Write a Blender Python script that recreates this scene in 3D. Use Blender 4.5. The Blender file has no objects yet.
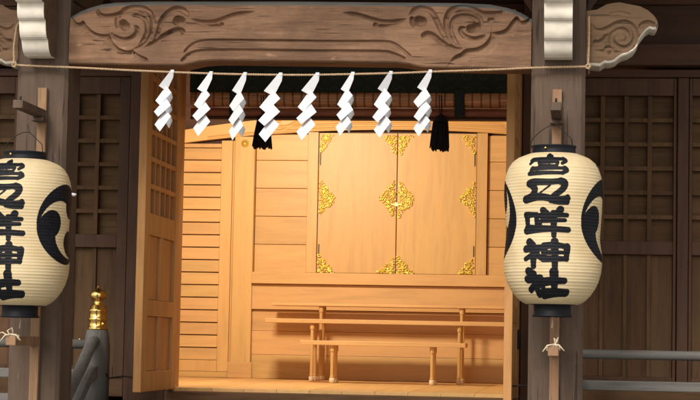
import bpy, bmesh, math, random
import numpy as np
from mathutils import Vector, Matrix
random.seed(7)
R = math.radians
S = bpy.context.scene
COL = S.collection

# ------------------------------------------------------------------ camera
FPX = 1912.0                       # focal length in pixels of a 700 px wide picture
YAW, PIT, ROLL = R(6.92), R(4.265), R(1.1)
CAM = (1.544, -10.6, 0.285)
sn, cs = math.sin, math.cos
FWD = Vector((-sn(YAW)*cs(PIT), cs(YAW)*cs(PIT), sn(PIT)))
RGT = Vector((cs(YAW), sn(YAW), 0))
UPV = Vector((sn(YAW)*sn(PIT), -cs(YAW)*sn(PIT), cs(PIT)))

def at(px, py, Y):
    """survey of the photograph: where the sight line of a pixel meets the upright plane y = Y -> (x, z) in metres"""
    x, y = px-350, 200-py
    x, y = x*cs(ROLL)-y*sn(ROLL), x*sn(ROLL)+y*cs(ROLL)
    d = FWD*FPX + RGT*x + UPV*y
    t = (Y-CAM[1])/d.y
    return CAM[0]+d.x*t, CAM[2]+d.z*t

cam = bpy.data.cameras.new('camera')
co = bpy.data.objects.new('camera', cam); COL.objects.link(co)
cam.sensor_width = 36; cam.lens = 36*FPX/700
cam.clip_end = 2000; cam.clip_start = .1
rr = RGT*cs(ROLL) + UPV*sn(ROLL); uu = -RGT*sn(ROLL) + UPV*cs(ROLL)
co.matrix_world = Matrix(((rr.x, uu.x, -FWD.x, CAM[0]), (rr.y, uu.y, -FWD.y, CAM[1]), (rr.z, uu.z, -FWD.z, CAM[2]), (0, 0, 0, 1)))
S.camera = co

# ------------------------------------------------------------------ materials
def newmat(name):
    m = bpy.data.materials.new(name); m.use_nodes = True
    nt = m.node_tree; nt.nodes.clear()
    out = nt.nodes.new('ShaderNodeOutputMaterial'); b = nt.nodes.new('ShaderNodeBsdfPrincipled')
    nt.links.new(b.outputs[0], out.inputs[0])
    return m, nt, b, out

def N(nt, t, **kw):
    n = nt.nodes.new(t)
    for k, v in kw.items():
        if k.startswith('i_'): n.inputs[int(k[2:])].default_value = v
        else: setattr(n, k, v)
    return n

def ramp(nt, src, stops):
    r = nt.nodes.new('ShaderNodeValToRGB'); e = r.color_ramp.elements
    while len(e) > 1: e.remove(e[-1])
    e[0].position = stops[0][0]; e[0].color = (*stops[0][1], 1)
    for p, c in stops[1:]:
        q = e.new(p); q.color = (*c, 1)
    nt.links.new(src, r.inputs[0]); return r

def mul(c, f): return tuple(min(1, v*f) for v in c)

def wood(name, col, axis='x', dark=.62, lite=1.25, rough=.7, bump=.25, fine=1.0, dirt=0, dirtcol=(.1, .09, .08), vary=.14, cracks=0, spec=.3):
    m, nt, b, out = newmat(name); L = nt.links
    tc = N(nt, 'ShaderNodeTexCoord'); geo = N(nt, 'ShaderNodeNewGeometry'); oi = N(nt, 'ShaderNodeObjectInfo')
    add = N(nt, 'ShaderNodeMath', operation='ADD'); L.new(geo.outputs['Random Per Island'], add.inputs[0]); L.new(oi.outputs['Random'], add.inputs[1])
    off = N(nt, 'ShaderNodeVectorMath', operation='SCALE'); off.inputs[0].default_value = (37, 51, 29); L.new(add.outputs[0], off.inputs['Scale'])
    va = N(nt, 'ShaderNodeVectorMath', operation='ADD'); L.new(tc.outputs['Object'], va.inputs[0]); L.new(off.outputs[0], va.inputs[1])
    sc = {'x': (1, 14, 14), 'y': (14, 1, 14), 'z': (14, 14, 1)}[axis]
    mp = N(nt, 'ShaderNodeMapping'); mp.inputs['Scale'].default_value = sc; L.new(va.outputs[0], mp.inputs[0])
    n1 = N(nt, 'ShaderNodeTexNoise'); n1.inputs['Scale'].default_value = 1.6*fine; n1.inputs['Detail'].default_value = 6; n1.inputs['Roughness'].default_value = .62; n1.inputs['Distortion'].default_value = .5
    n2 = N(nt, 'ShaderNodeTexNoise'); n2.inputs['Scale'].default_value = 9*fine; n2.inputs['Detail'].default_value = 4; n2.inputs['Roughness'].default_value = .6
    L.new(mp.outputs[0], n1.inputs[0]); L.new(mp.outputs[0], n2.inputs[0])
    # growth rings: a wave run through the plank, bent by low noise
    mp3 = N(nt, 'ShaderNodeMapping'); mp3.inputs['Scale'].default_value = {'x': (.35, 2.2, 2.2), 'y': (2.2, .35, 2.2), 'z': (2.2, 2.2, .35)}[axis]; L.new(va.outputs[0], mp3.inputs[0])
    n3 = N(nt, 'ShaderNodeTexNoise'); n3.inputs['Scale'].default_value = 1.5; n3.inputs['Detail'].default_value = 2; L.new(mp3.outputs[0], n3.inputs[0])
    rm = N(nt, 'ShaderNodeMath', operation='MULTIPLY', i_1=42.0); L.new(n3.outputs[0], rm.inputs[0])
    rs = N(nt, 'ShaderNodeMath', operation='SINE'); L.new(rm.outputs[0], rs.inputs[0])
    r2 = N(nt, 'ShaderNodeMath', operation='MULTIPLY_ADD', i_1=.07, i_2=0.0); L.new(rs.outputs[0], r2.inputs[0])
    mixf = N(nt, 'ShaderNodeMath', operation='MULTIPLY_ADD', i_1=.35); L.new(n2.outputs[0], mixf.inputs[0]); 
    m65 = N(nt, 'ShaderNodeMath', operation='MULTIPLY', i_1=.65); L.new(n1.outputs[0], m65.inputs[0]); L.new(m65.outputs[0], mixf.inputs[2])
    tot = N(nt, 'ShaderNodeMath', operation='ADD'); L.new(mixf.outputs[0], tot.inputs[0]); L.new(r2.outputs[0], tot.inputs[1])
    cr = ramp(nt, tot.outputs[0], [(.28, mul(col, dark)), (.5, col), (.75, mul(col, lite))])
    hsv = N(nt, 'ShaderNodeHueSaturation'); L.new(cr.outputs[0], hsv.inputs['Color'])
    fr = N(nt, 'ShaderNodeMath', operation='FRACT'); L.new(add.outputs[0], fr.inputs[0])
    mv = N(nt, 'ShaderNodeMapRange'); mv.inputs[3].default_value = 1-vary; mv.inputs[4].default_value = 1+vary; L.new(fr.outputs[0], mv.inputs[0]); L.new(mv.outputs[0], hsv.inputs['Value'])
    m7 = N(nt, 'ShaderNodeMath', operation='MULTIPLY', i_1=7.3); L.new(add.outputs[0], m7.inputs[0]); f7 = N(nt, 'ShaderNodeMath', operation='FRACT'); L.new(m7.outputs[0], f7.inputs[0])
    mh = N(nt, 'ShaderNodeMapRange'); mh.inputs[3].default_value = .496; mh.inputs[4].default_value = .508; L.new(f7.outputs[0], mh.inputs[0]); L.new(mh.outputs[0], hsv.inputs['Hue'])
    color = hsv.outputs[0]
    hgt = tot.outputs[0]
    if dirt:
        nd = N(nt, 'ShaderNodeTexNoise'); nd.inputs['Scale'].default_value = 3.2; nd.inputs['Detail'].default_value = 7; nd.inputs['Roughness'].default_value = .7; L.new(va.outputs[0], nd.inputs[0])
        rd = ramp(nt, nd.outputs[0], [(.42, (0, 0, 0)), (.68, (1, 1, 1))])
        mx = N(nt, 'ShaderNodeMix', data_type='RGBA'); md = N(nt, 'ShaderNodeMath', operation='MULTIPLY', i_1=dirt); L.new(rd.outputs[0], md.inputs[0])
        L.new(md.outputs[0], mx.inputs[0]); L.new(color, mx.inputs[6]); mx.inputs[7].default_value = (*dirtcol, 1); color = mx.outputs[2]
    if cracks:      # weathered checks and pale scuffs
        mc = N(nt, 'ShaderNodeMapping'); mc.inputs['Scale'].default_value = {'x': (2.5, 55, 55), 'y': (55, 2.5, 55), 'z': (55, 55, 2.5)}[axis]; L.new(va.outputs[0], mc.inputs[0])
        nc = N(nt, 'ShaderNodeTexNoise'); nc.inputs['Scale'].default_value = 1; nc.inputs['Detail'].default_value = 2; L.new(mc.outputs[0], nc.inputs[0])
        rc = ramp(nt, nc.outputs[0], [(.30, (1, 1, 1)), (.36, (0, 0, 0))])
        mx = N(nt, 'ShaderNodeMix', data_type='RGBA'); md = N(nt, 'ShaderNodeMath', operation='MULTIPLY', i_1=cracks); L.new(rc.outputs[0], md.inputs[0])
        L.new(md.outputs[0], mx.inputs[0]); L.new(color, mx.inputs[6]); mx.inputs[7].default_value = (*mul(col, .3), 1); color = mx.outputs[2]
        ns = N(nt, 'ShaderNodeTexNoise'); ns.inputs['Scale'].default_value = 26; ns.inputs['Detail'].default_value = 3
        ms = N(nt, 'ShaderNodeMapping'); ms.inputs['Scale'].default_value = {'x': (.4, 1, 1), 'y': (1, .4, 1), 'z': (1, 1, .4)}[axis]; L.new(va.outputs[0], ms.inputs[0]); L.new(ms.outputs[0], ns.inputs[0])
        rs2 = ramp(nt, ns.outputs[0], [(.68, (0, 0, 0)), (.76, (1, 1, 1))])
        mx2 = N(nt, 'ShaderNodeMix', data_type='RGBA'); md2 = N(nt, 'ShaderNodeMath', operation='MULTIPLY', i_1=.5*cracks); L.new(rs2.outputs[0], md2.inputs[0])
        L.new(md2.outputs[0], mx2.inputs[0]); L.new(color, mx2.inputs[6]); mx2.inputs[7].default_value = (*mul(col, 1.8), 1); color = mx2.outputs[2]
        sb = N(nt, 'ShaderNodeMath', operation='MULTIPLY_ADD', i_1=-.5); L.new(rc.outputs[0], sb.inputs[0]); L.new(hgt, sb.inputs[2]); hgt = sb.outputs[0]
    L.new(color, b.inputs['Base Color'])
    b.inputs['Roughness'].default_value = rough; b.inputs['Specular IOR Level'].default_value = spec
    bp = N(nt, 'ShaderNodeBump'); bp.inputs['Strength'].default_value = bump; bp.inputs['Distance'].default_value = .006; L.new(hgt, bp.inputs['Height']); L.new(bp.outputs[0], b.inputs['Normal'])
    return m

def plain(name, col, rough=.6, metal=0, noise=.12, scale=30, bump=.1, spec=.4, bdist=.002):
    m, nt, b, out = newmat(name); L = nt.links
    tc = N(nt, 'ShaderNodeTexCoord')
    n = N(nt, 'ShaderNodeTexNoise'); n.inputs['Scale'].default_value = scale; n.inputs['Detail'].default_value = 5; L.new(tc.outputs['Object'], n.inputs[0])
    cr = ramp(nt, n.outputs[0], [(.3, mul(col, 1-noise)), (.7, mul(col, 1+noise))]); L.new(cr.outputs[0], b.inputs['Base Color'])
    b.inputs['Roughness'].default_value = rough; b.inputs['Metallic'].default_value = metal; b.inputs['Specular IOR Level'].default_value = spec
    bp = N(nt, 'ShaderNodeBump'); bp.inputs['Strength'].default_value = bump; bp.inputs['Distance'].default_value = bdist; L.new(n.outputs[0], bp.inputs['Height']); L.new(bp.outputs[0], b.inputs['Normal'])
    return m

HIN = (.57, .348, .142)
M = {}
for ax in 'xyz':
    M['hinoki_'+ax] = wood('pale_cypress_'+ax, HIN, ax, dark=.84, lite=1.08, rough=.42, bump=.12, vary=.09, spec=.35)
    M['door_'+ax] = wood('door_cypress_'+ax, (.42, .205, .082), ax, dark=.72, lite=1.15, rough=.5, bump=.12, vary=.07)
    M['dark_'+ax] = wood('dark_hall_wood_'+ax, (.084, .045, .022), ax, dark=.6, lite=1.3, rough=.8, bump=.6, vary=.22, cracks=.35, dirt=.25, dirtcol=(.085, .055, .03))
    M['red_'+ax] = wood('red_brown_wood_'+ax, (.064, .028, .015), ax, dark=.6, lite=1.3, rough=.6, bump=.3, vary=.15)
    M['grey_'+ax] = wood('weathered_grey_wood_'+ax, (.118, .120, .118), ax, dark=.65, lite=1.3, rough=.7, bump=.3, vary=.08, cracks=.5, spec=.45)
M['column'] = wood('weathered_column_wood', (.104, .072, .055), 'z', dark=.6, lite=1.25, rough=.85, bump=.5, vary=.05, dirt=.55, dirtcol=(.065, .052, .043), cracks=.8)
M['beam'] = wood('weathered_beam_wood', (.235, .140, .090), 'x', dark=.50, lite=1.4, rough=.88, bump=.9, fine=1.5, vary=.04, dirt=.75, dirtcol=(.118, .070, .048), cracks=1.0)
M['nose'] = wood('weathered_nose_wood', (.150, .092, .060), 'x', dark=.55, lite=1.25, rough=.85, bump=.5, vary=.04, dirt=.5, dirtcol=(.10, .07, .05), cracks=.7)
M['batten'] = wood('batten_wood', (.23, .14, .085), 'z', dark=.7, lite=1.2, rough=.8, bump=.3, vary=.05, cracks=.4)
M['rope'] = plain('straw_rope', (.40, .29, .19), .9, scale=120, noise=.3)
M['paperwhite'] = plain('white_paper', (.60, .64, .72), .8, noise=.03, bump=.05)
M['gofun'] = plain('chalk_white_paint', (.68, .66, .61), .9, noise=.14, scale=11, bump=.6, bdist=.005)
M['gold'] = plain('gilt_metal', (1, .80, .22), .36, .8, noise=.15, scale=90, bump=.3)
M['brass'] = plain('polished_brass', (.90, .62, .20), .22, 1, noise=.12, scale=40, bump=.15)
M['iron'] = plain('black_iron', (.02, .02, .022), .5, .6)
M['lacquer'] = plain('black_lacquer', (.006, .008, .013), .55, spec=.2, noise=.2)
M['tassel'] = plain('black_thread', (.006, .006, .009), .95, scale=200, noise=.3, bump=.4)
M['stone'] = plain('granite', (.30, .29, .27), .85, noise=.25, scale=18, bump=.4)
M['string'] = plain('pale_string', (.5, .42, .32), .85)
M['palewood'] = plain('pale_foot_wood', (.66, .52, .36), .5)

def lantern_paper():
    m, nt, b, out = newmat('lantern_paper'); L = nt.links
    tc = N(nt, 'ShaderNodeTexCoord')
    a = N(nt, 'ShaderNodeAttribute'); a.attribute_name = 'ink'
    n = N(nt, 'ShaderNodeTexNoise'); n.inputs['Scale'].default_value = 90; n.inputs['Detail'].default_value = 3; L.new(tc.outputs['Object'], n.inputs[0])
    w = N(nt, 'ShaderNodeMath', operation='MULTIPLY_ADD', i_1=.003, i_2=-.0015); L.new(n.outputs[0], w.inputs[0])
    s = N(nt, 'ShaderNodeMath', operation='ADD'); L.new(a.outputs['Fac'], s.inputs[0]); L.new(w.outputs[0], s.inputs[1])
    k = N(nt, 'ShaderNodeMapRange'); k.inputs[1].default_value = -.0012; k.inputs[2].default_value = .0012; k.inputs[3].default_value = 1; k.inputs[4].default_value = 0; L.new(s.outputs[0], k.inputs[0])
    n2 = N(nt, 'ShaderNodeTexNoise'); n2.inputs['Scale'].default_value = 5; n2.inputs['Detail'].default_value = 6; L.new(tc.outputs['Object'], n2.inputs[0])
    cr = ramp(nt, n2.outputs[0], [(.3, (.56, .45, .27)), (.55, (.65, .55, .36)), (.8, (.70, .61, .42))])
    n4 = N(nt, 'ShaderNodeTexNoise'); n4.inputs['Scale'].default_value = 60; L.new(tc.outputs['Object'], n4.inputs[0])
    ci = ramp(nt, n4.outputs[0], [(.35, (.003, .004, .008)), (.7, (.008, .010, .016))])
    mx = N(nt, 'ShaderNodeMix', data_type='RGBA'); L.new(k.outputs[0], mx.inputs[0]); L.new(cr.outputs[0], mx.inputs[6]); L.new(ci.outputs[0], mx.inputs[7])
    L.new(mx.outputs[2], b.inputs['Base Color']); b.inputs['Roughness'].default_value = .6; b.inputs['Specular IOR Level'].default_value = .22
    tr = N(nt, 'ShaderNodeBsdfTranslucent'); L.new(mx.outputs[2], tr.inputs[0])
    ms = N(nt, 'ShaderNodeMixShader', i_0=.15); L.new(b.outputs[0], ms.inputs[1]); L.new(tr.outputs[0], ms.inputs[2]); L.new(ms.outputs[0], out.inputs[0])
    bp = N(nt, 'ShaderNodeBump'); bp.inputs['Strength'].default_value = .25; bp.inputs['Distance'].default_value = .003; L.new(n2.outputs[0], bp.inputs['Height']); L.new(bp.outputs[0], b.inputs['Normal'])
    return m
M['lantern'] = lantern_paper()

def brocade():
    m, nt, b, out = newmat('green_brocade'); L = nt.links
    tc = N(nt, 'ShaderNodeTexCoord'); mp = N(nt, 'ShaderNodeMapping'); mp.inputs['Scale'].default_value = (9, 0.01, 9); L.new(tc.outputs['Object'], mp.inputs[0])
    v = N(nt, 'ShaderNodeTexVoronoi'); v.inputs['Scale'].default_value = 1; v.inputs['Randomness'].default_value = .0; L.new(mp.outputs[0], v.inputs[0])
    cr = ramp(nt, v.outputs['Distance'], [(.0, (.012, .022, .014)), (.18, (.006, .012, .008)), (.28, (.016, .028, .018)), (.36, (.005, .010, .007)), (.5, (.007, .013, .010))])
    L.new(cr.outputs[0], b.inputs['Base Color']); b.inputs['Roughness'].default_value = .8
    return m
M['brocade'] = brocade()

def reeds():
    m, nt, b, out = newmat('bamboo_reeds'); L = nt.links
    tc = N(nt, 'ShaderNodeTexCoord')
    mp = N(nt, 'ShaderNodeMapping'); mp.inputs['Scale'].default_value = (2, 160, 160); L.new(tc.outputs['Object'], mp.inputs[0])
    n = N(nt, 'ShaderNodeTexNoise'); n.inputs['Scale'].default_value = 1; n.inputs['Detail'].default_value = 3; L.new(mp.outputs[0], n.inputs[0])
    cr = ramp(nt, n.outputs[0], [(.3, (.26, .10, .045)), (.55, (.50, .23, .10)), (.75, (.68, .38, .17))])
    w = N(nt, 'ShaderNodeTexWave'); w.bands_direction = 'X'; w.inputs['Scale'].default_value = 5.2; w.inputs['Distortion'].default_value = .6; L.new(tc.outputs['Object'], w.inputs[0])
    r2 = ramp(nt, w.outputs[0], [(.86, (1, 1, 1)), (.95, (.35, .3, .3))])
    mx = N(nt, 'ShaderNodeMix', data_type='RGBA', blend_type='MULTIPLY', i_0=1.0); L.new(cr.outputs[0], mx.inputs[6]); L.new(r2.outputs[0], mx.inputs[7])
    L.new(mx.outputs[2], b.inputs['Base Color']); b.inputs['Roughness'].default_value = .55
    bp = N(nt, 'ShaderNodeBump'); bp.inputs['Strength'].default_value = .6; bp.inputs['Distance'].default_value = .003; L.new(n.outputs[0], bp.inputs['Height']); L.new(bp.outputs[0], b.inputs['Normal'])
    return m
M['reeds'] = reeds()
M['redroll'] = wood('red_lacquered_reed', (.30, .095, .045), 'x', dark=.5, lite=1.5, rough=.5, bump=.4)

def gravel():
    m, nt, b, out = newmat('gravel_ground'); L = nt.links
    tc = N(nt, 'ShaderNodeTexCoord')
    v = N(nt, 'ShaderNodeTexVoronoi'); v.inputs['Scale'].default_value = 45; L.new(tc.outputs['Object'], v.inputs[0])
    cr = ramp(nt, v.outputs['Color'], [(.1, (.17, .16, .14)), (.9, (.36, .34, .30))]); L.new(cr.outputs[0], b.inputs['Base Color'])
    b.inputs['Roughness'].default_value = .9
    bp = N(nt, 'ShaderNodeBump'); bp.inputs['Strength'].default_value = .8; bp.inputs['Distance'].default_value = .02; L.new(v.outputs['Distance'], bp.inputs['Height']); L.new(bp.outputs[0], b.inputs['Normal'])
    return m
M['gravel'] = gravel()
def emit(name, col, s):
    m, nt, b, out = newmat(name); e = N(nt, 'ShaderNodeEmission'); e.inputs[0].default_value = (*col, 1); e.inputs[1].default_value = s
    nt.links.new(e.outputs[0], out.inputs[0]); return m
M['bulb'] = emit('lit_lamp_glass', (1, .72, .42), 3.0)

# ------------------------------------------------------------------ object helpers
def tag(o, label=None, cat=None, group=None, kind=None):
    if label: o['label'] = label
    if cat: o['category'] = cat
    if group: o['group'] = group
    if kind: o['kind'] = kind
    return o

def empty(name, loc, rz=0, **kw):
    o = bpy.data.objects.new(name, None); COL.objects.link(o)
    o.location = loc; o.rotation_euler = (0, 0, rz); o.empty_display_size = .1
    return tag(o, **kw)

class MB:
    def __init__(s): s.v = []; s.f = []; s.sm = []; s.mi = []
    def add(s, vs, fs, smooth=False, mi=0):
        k = len(s.v); s.v += [tuple(v) for v in vs]
        for i, f in enumerate(fs):
            s.f.append([k+j for j in f]); s.sm.append(smooth); s.mi.append(mi[i] if isinstance(mi, list) else mi)
        return s
    def box(s, x0, x1, y0, y1, z0, z1, mi=0):
        if x0 > x1: x0, x1 = x1, x0
        if y0 > y1: y0, y1 = y1, y0
        if z0 > z1: z0, z1 = z1, z0
        v = [(x0,y0,z0),(x1,y0,z0),(x1,y1,z0),(x0,y1,z0),(x0,y0,z1),(x1,y0,z1),(x1,y1,z1),(x0,y1,z1)]
        return s.add(v, [(0,3,2,1),(4,5,6,7),(0,1,5,4),(1,2,6,5),(2,3,7,6),(3,0,4,7)], mi=mi)
    def hexa(s, lo, hi, mi=0):      # two quads
        return s.add(list(lo)+list(hi), [(0,3,2,1),(4,5,6,7),(0,1,5,4),(1,2,6,5),(2,3,7,6),(3,0,4,7)], mi=mi)
    def prism(s, poly, axis, a, b, mi=0, side_mi=None):   # poly in the plane normal to axis; extruded a..b
        n = len(poly)
        def P(p, t):
            return {'x': (t, p[0], p[1]), 'y': (p[0], t, p[1]), 'z': (p[0], p[1], t)}[axis]
        v = [P(p, a) for p in poly]+[P(p, b) for p in poly]
        fs = [list(range(n))[::-1], [n+i for i in range(n)]]; m = [mi, mi]
        for i in range(n):
            fs.append((i, (i+1) % n, n+(i+1) % n, n+i)); m.append(side_mi[i] if side_mi else mi)
        return s.add(v, fs, mi=m)
    def lathe(s, prof, c=(0,0,0), n=24, axis='z', smooth=True, sq=(1,1)):
        v = []; fs = []
        for r, t in prof:
            for i in range(n):
                a = 2*math.pi*i/n; p, q = r*math.cos(a)*sq[0], r*math.sin(a)*sq[1]
                v.append({'z': (c[0]+p, c[1]+q, c[2]+t), 'x': (c[0]+t, c[1]+p, c[2]+q), 'y': (c[0]+p, c[1]+t, c[2]+q)}[axis])
        m = len(prof)
        for j in range(m-1):
            for i in range(n):
                fs.append((j*n+i, j*n+(i+1) % n, (j+1)*n+(i+1) % n, (j+1)*n+i))
        fs.append(list(range(n))[::-1]); fs.append([(m-1)*n+i for i in range(n)])
        return s.add(v, fs, smooth)
    def tube(s, pts, r, n=8, smooth=True, sq=1.0):
        pts = [Vector(p) for p in pts]; rs = r if isinstance(r, (list, tuple)) else [r]*len(pts)
        v = []; fs = []; up = Vector((0, 0, 1))
        t0 = (pts[1]-pts[0]).normalized()
        if abs(t0.dot(up)) > .9: up = Vector((0, 1, 0))
        side = t0.cross(up).normalized()
        for i, p in enumerate(pts):
            t = ((pts[i+1] if i+1 < len(pts) else p)-(pts[i-1] if i else p)).normalized()
            side = (side-t*side.dot(t)).normalized(); u = side.cross(t)
            for k in range(n):
                a = 2*math.pi*k/n; v.append(p+side*math.cos(a)*rs[i]+u*math.sin(a)*rs[i]*sq)
        for j in range(len(pts)-1):
            for k in range(n): fs.append((j*n+k, j*n+(k+1) % n, (j+1)*n+(k+1) % n, (j+1)*n+k))
        fs.append(list(range(n))[::-1]); fs.append([(len(pts)-1)*n+k for k in range(n)])
        return s.add(v, fs, smooth)
    def build(s, name, mat, parent=None, bev=0, off=(0,0,0)):
        me = bpy.data.meshes.new(name)
        me.from_pydata([(x-off[0], y-off[1], z-off[2]) for x, y, z in s.v], [], s.f)
        for m in (mat if isinstance(mat, (list, tuple)) else [mat]): me.materials.append(m)
        me.polygons.foreach_set('use_smooth', s.sm); me.polygons.foreach_set('material_index', s.mi)
        bm = bmesh.new(); bm.from_mesh(me); bmesh.ops.recalc_face_normals(bm, faces=bm.faces); bm.to_mesh(me); bm.free()
        o = bpy.data.objects.new(name, me); COL.objects.link(o)
        if parent: o.parent = parent
        if bev:
            b = o.modifiers.new('bevel', 'BEVEL'); b.width = bev; b.segments = 2; b.limit_method = 'ANGLE'; b.angle_limit = R(40)
        return o

def wbox(name, mat, parent, x0, x1, y0, y1, z0, z1, bev=.004):
    """one plank or timber in world coordinates under a thing placed by its Empty"""
    l = parent_loc(parent); return MB().box(x0, x1, y0, y1, z0, z1).build(name, mat, parent, bev, l)

def parent_loc(p):
    l = Vector((0, 0, 0))
    while p is not None: l += Vector(p.location); p = p.parent
    return l

def smooth_line(pts, k=6, closed=False):
    P = [np.array(p, float) for p in pts]; out = []
    n = len(P)
    for i in range(n-1):
        p0 = P[max(i-1, 0)]; p1 = P[i]; p2 = P[i+1]; p3 = P[min(i+2, n-1)]
        for j in range(k):
            t = j/k
            out.append(.5*((2*p1)+(-p0+p2)*t+(2*p0-5*p1+4*p2-p3)*t*t+(-p0+3*p1-3*p2+p3)*t**3))
    out.append(P[-1]); return out

def seg_field(X, Z, pts):
    """distance to a polyline, the parameter along it and the signed side"""
    D = np.full(X.shape, 1e9); T = np.zeros(X.shape); Sg = np.zeros(X.shape); n = len(pts)-1
    for i in range(n):
        a, b = pts[i], pts[i+1]; d = b-a; l2 = float(d@d)+1e-12
        t = np.clip(((X-a[0])*d[0]+(Z-a[1])*d[1])/l2, 0, 1)
        dx = X-a[0]-t*d[0]; dz = Z-a[1]-t*d[1]; q = np.hypot(dx, dz); m = q < D
        D[m] = q[m]; T[m] = ((i+t)/n)[m]; Sg[m] = np.sign(d[0]*dz-d[1]*dx)[m]
    return D, T, Sg

def carve_depth(X, Z, strokes):
    """strokes: (points, width, depth, kind); kind 'v' tapering groove, 'l'/'r' an edge whose left / right side is sunk"""
    H = np.zeros(X.shape)
    for pts, w, dep, kind in strokes:
        pts = smooth_line(pts, 5)
        ax = np.array(pts); m = (X > ax[:, 0].min()-.1) & (X < ax[:, 0].max()+.1)
        if not m.any(): continue
        D, T, Sg = seg_field(X[m], Z[m], pts)
        tap = np.clip(np.minimum(T, 1-T)*6+.15, 0, 1)
        if kind == 'c': tap = np.ones_like(T)
        g = dep*tap*np.clip(1-(D/(w*(.35+.65*tap)))**2, 0, 1)
        if kind in 'lr':
            s = Sg if kind == 'l' else -Sg
            g2 = dep*tap*np.clip(1-np.clip(D-.003, 0, 9)/(w*3.0), 0, 1)
            g = np.where(s > 0, g2, g*np.clip(1-D/.004, 0, 1))
        H[m] = np.maximum(H[m], g)
    return H

def carved(name, x0, x1, topf, botf, y_front, y_back, strokes, mats, parent, nx, nz, under_mi=0, topround=0, top_mi=0, bev_bottom=0, lip=0):
    """a timber whose front face is a fine relief; outline given by two curves over x"""
    xs = np.linspace(x0, x1, nx); tz = np.array([topf(x) for x in xs]); bz = np.array([botf(x) for x in xs])
    v = np.linspace(0, 1, nz); X = np.repeat(xs[:, None], nz, 1); Z = bz[:, None]+(tz-bz)[:, None]*v[None]
    H = carve_depth(X, Z, strokes)
    Y = y_front+H
    if topround:
        d = tz[:, None]-Z; q = np.clip(1-d/topround, 0, 1); Y = Y+topround*1.0*q*q
    if bev_bottom:
        d = Z-bz[:, None]; q = np.clip(1-d/bev_bottom, 0, 1); Y = Y+bev_bottom*q
    rng = np.random.RandomState(3); 
    verts = np.stack([X, Y, Z], -1).reshape(-1, 3)
    faces = []; mi = []; sm = []
    for i in range(nx-1):
        b = i*nz
        for j in range(nz-1):
            faces.append((b+j, b+nz+j, b+nz+j+1, b+j+1)); 
            mi.append(under_mi if lip and v[j]*(tz[i]-bz[i]) < lip and i > 8 and i < nx-10 else top_mi if (topround and v[j] > 1-topround*.8/max(tz[i]-bz[i], .01)) else 0)
    sm = [True]*len(faces)
    k = len(verts); back = []
    for i in range(nx): back += [(xs[i], y_back, bz[i]), (xs[i], y_back, tz[i])]
    verts = np.concatenate([verts, np.array(back)])
    # the underside and top get their own vertices so that the edge stays crisp
    k2 = len(verts); extra = []
    for i in range(nx): extra += [tuple(verts[i*nz]), tuple(verts[i*nz+nz-1])]
    verts = np.concatenate([verts, np.array(extra)])
    for i in range(nx-1):
        B0, T0, B1, T1 = k+2*i, k+2*i+1, k+2*i+2, k+2*i+3; b0, t0, b1, t1 = k2+2*i, k2+2*i+1, k2+2*i+2, k2+2*i+3
        faces += [(b1, b0, B0, B1), (t0, t1, T1, T0), (B1, B0, T0, T1)]; mi += [under_mi, top_mi, 0]; sm += [True, True, False]
    faces.append([j for j in range(nz)][::-1]+[k, k+1][::1]); mi.append(0); sm.append(False)
    e = (nx-1)*nz; faces.append([e+j for j in range(nz)]+[k+2*(nx-1)+1, k+2*(nx-1)]); mi.append(0); sm.append(False)
    l = parent_loc(parent); me = bpy.data.meshes.new(name)
    me.from_pydata([(p[0]-l.x, p[1]-l.y, p[2]-l.z) for p in verts], [], faces)
    for m_ in mats: me.materials.append(m_)
    me.polygons.foreach_set('use_smooth', sm); me.polygons.foreach_set('material_index', mi)
    o = bpy.data.objects.new(name, me); COL.objects.link(o); o.parent = parent
    return o

# ------------------------------------------------------------------ setting
GZ = -1.30
g = MB().box(-400, 400, -400, 400, GZ-.3, GZ).build('ground', M['gravel']); tag(g, kind='structure')
sp = MB()
for i in range(2):
    for j in range(14):
        sp.box(-1.45+i*1.46, -.01+i*1.44, -13.2+j*.9, -12.32+j*.9, GZ-.1, GZ+.03)
tag(sp.build('stone_path', M['stone'], None, .008), kind='structure')

# ------------------------------------------------------------------ porch
XC = -.0605; XL, XR = -1.535, 1.41
porch = empty('shrine_porch', (XC, .14, GZ), label='weathered timber porch with a carved rainbow beam on two square columns', cat='porch')
for cx in (XL, XR):
    # chamfered square column
    h, c = .15, .022
    poly = [(-h+c, -h), (h-c, -h), (h, -h+c), (h, h-c), (h-c, h), (-h+c, h), (-h, h-c), (-h, -h+c)]
    l = parent_loc(porch)
    col = MB().prism([(cx+a-l.x, .15+b-l.y) for a, b in poly], 'z', .12, 3.52).build('column', M['column'], porch, .003)
    MB().box(cx-.25-l.x, cx+.25-l.x, -.10-l.y, .40-l.y, -.1, .118).build('column_base', M['stone'], porch, .02)
    # bearing block above the column
    bt = .92+2.36-GZ-.92
    MB().prism([(cx-l.x-.16, 3.524), (cx-l.x+.16, 3.524), (cx-l.x+.24, 3.64), (cx-l.x+.24, 3.76), (cx-l.x-.24, 3.76), (cx-l.x-.24, 3.64)], 'y', -.09, .38).build('bearing_block', M['column'], porch, .006)

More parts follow.
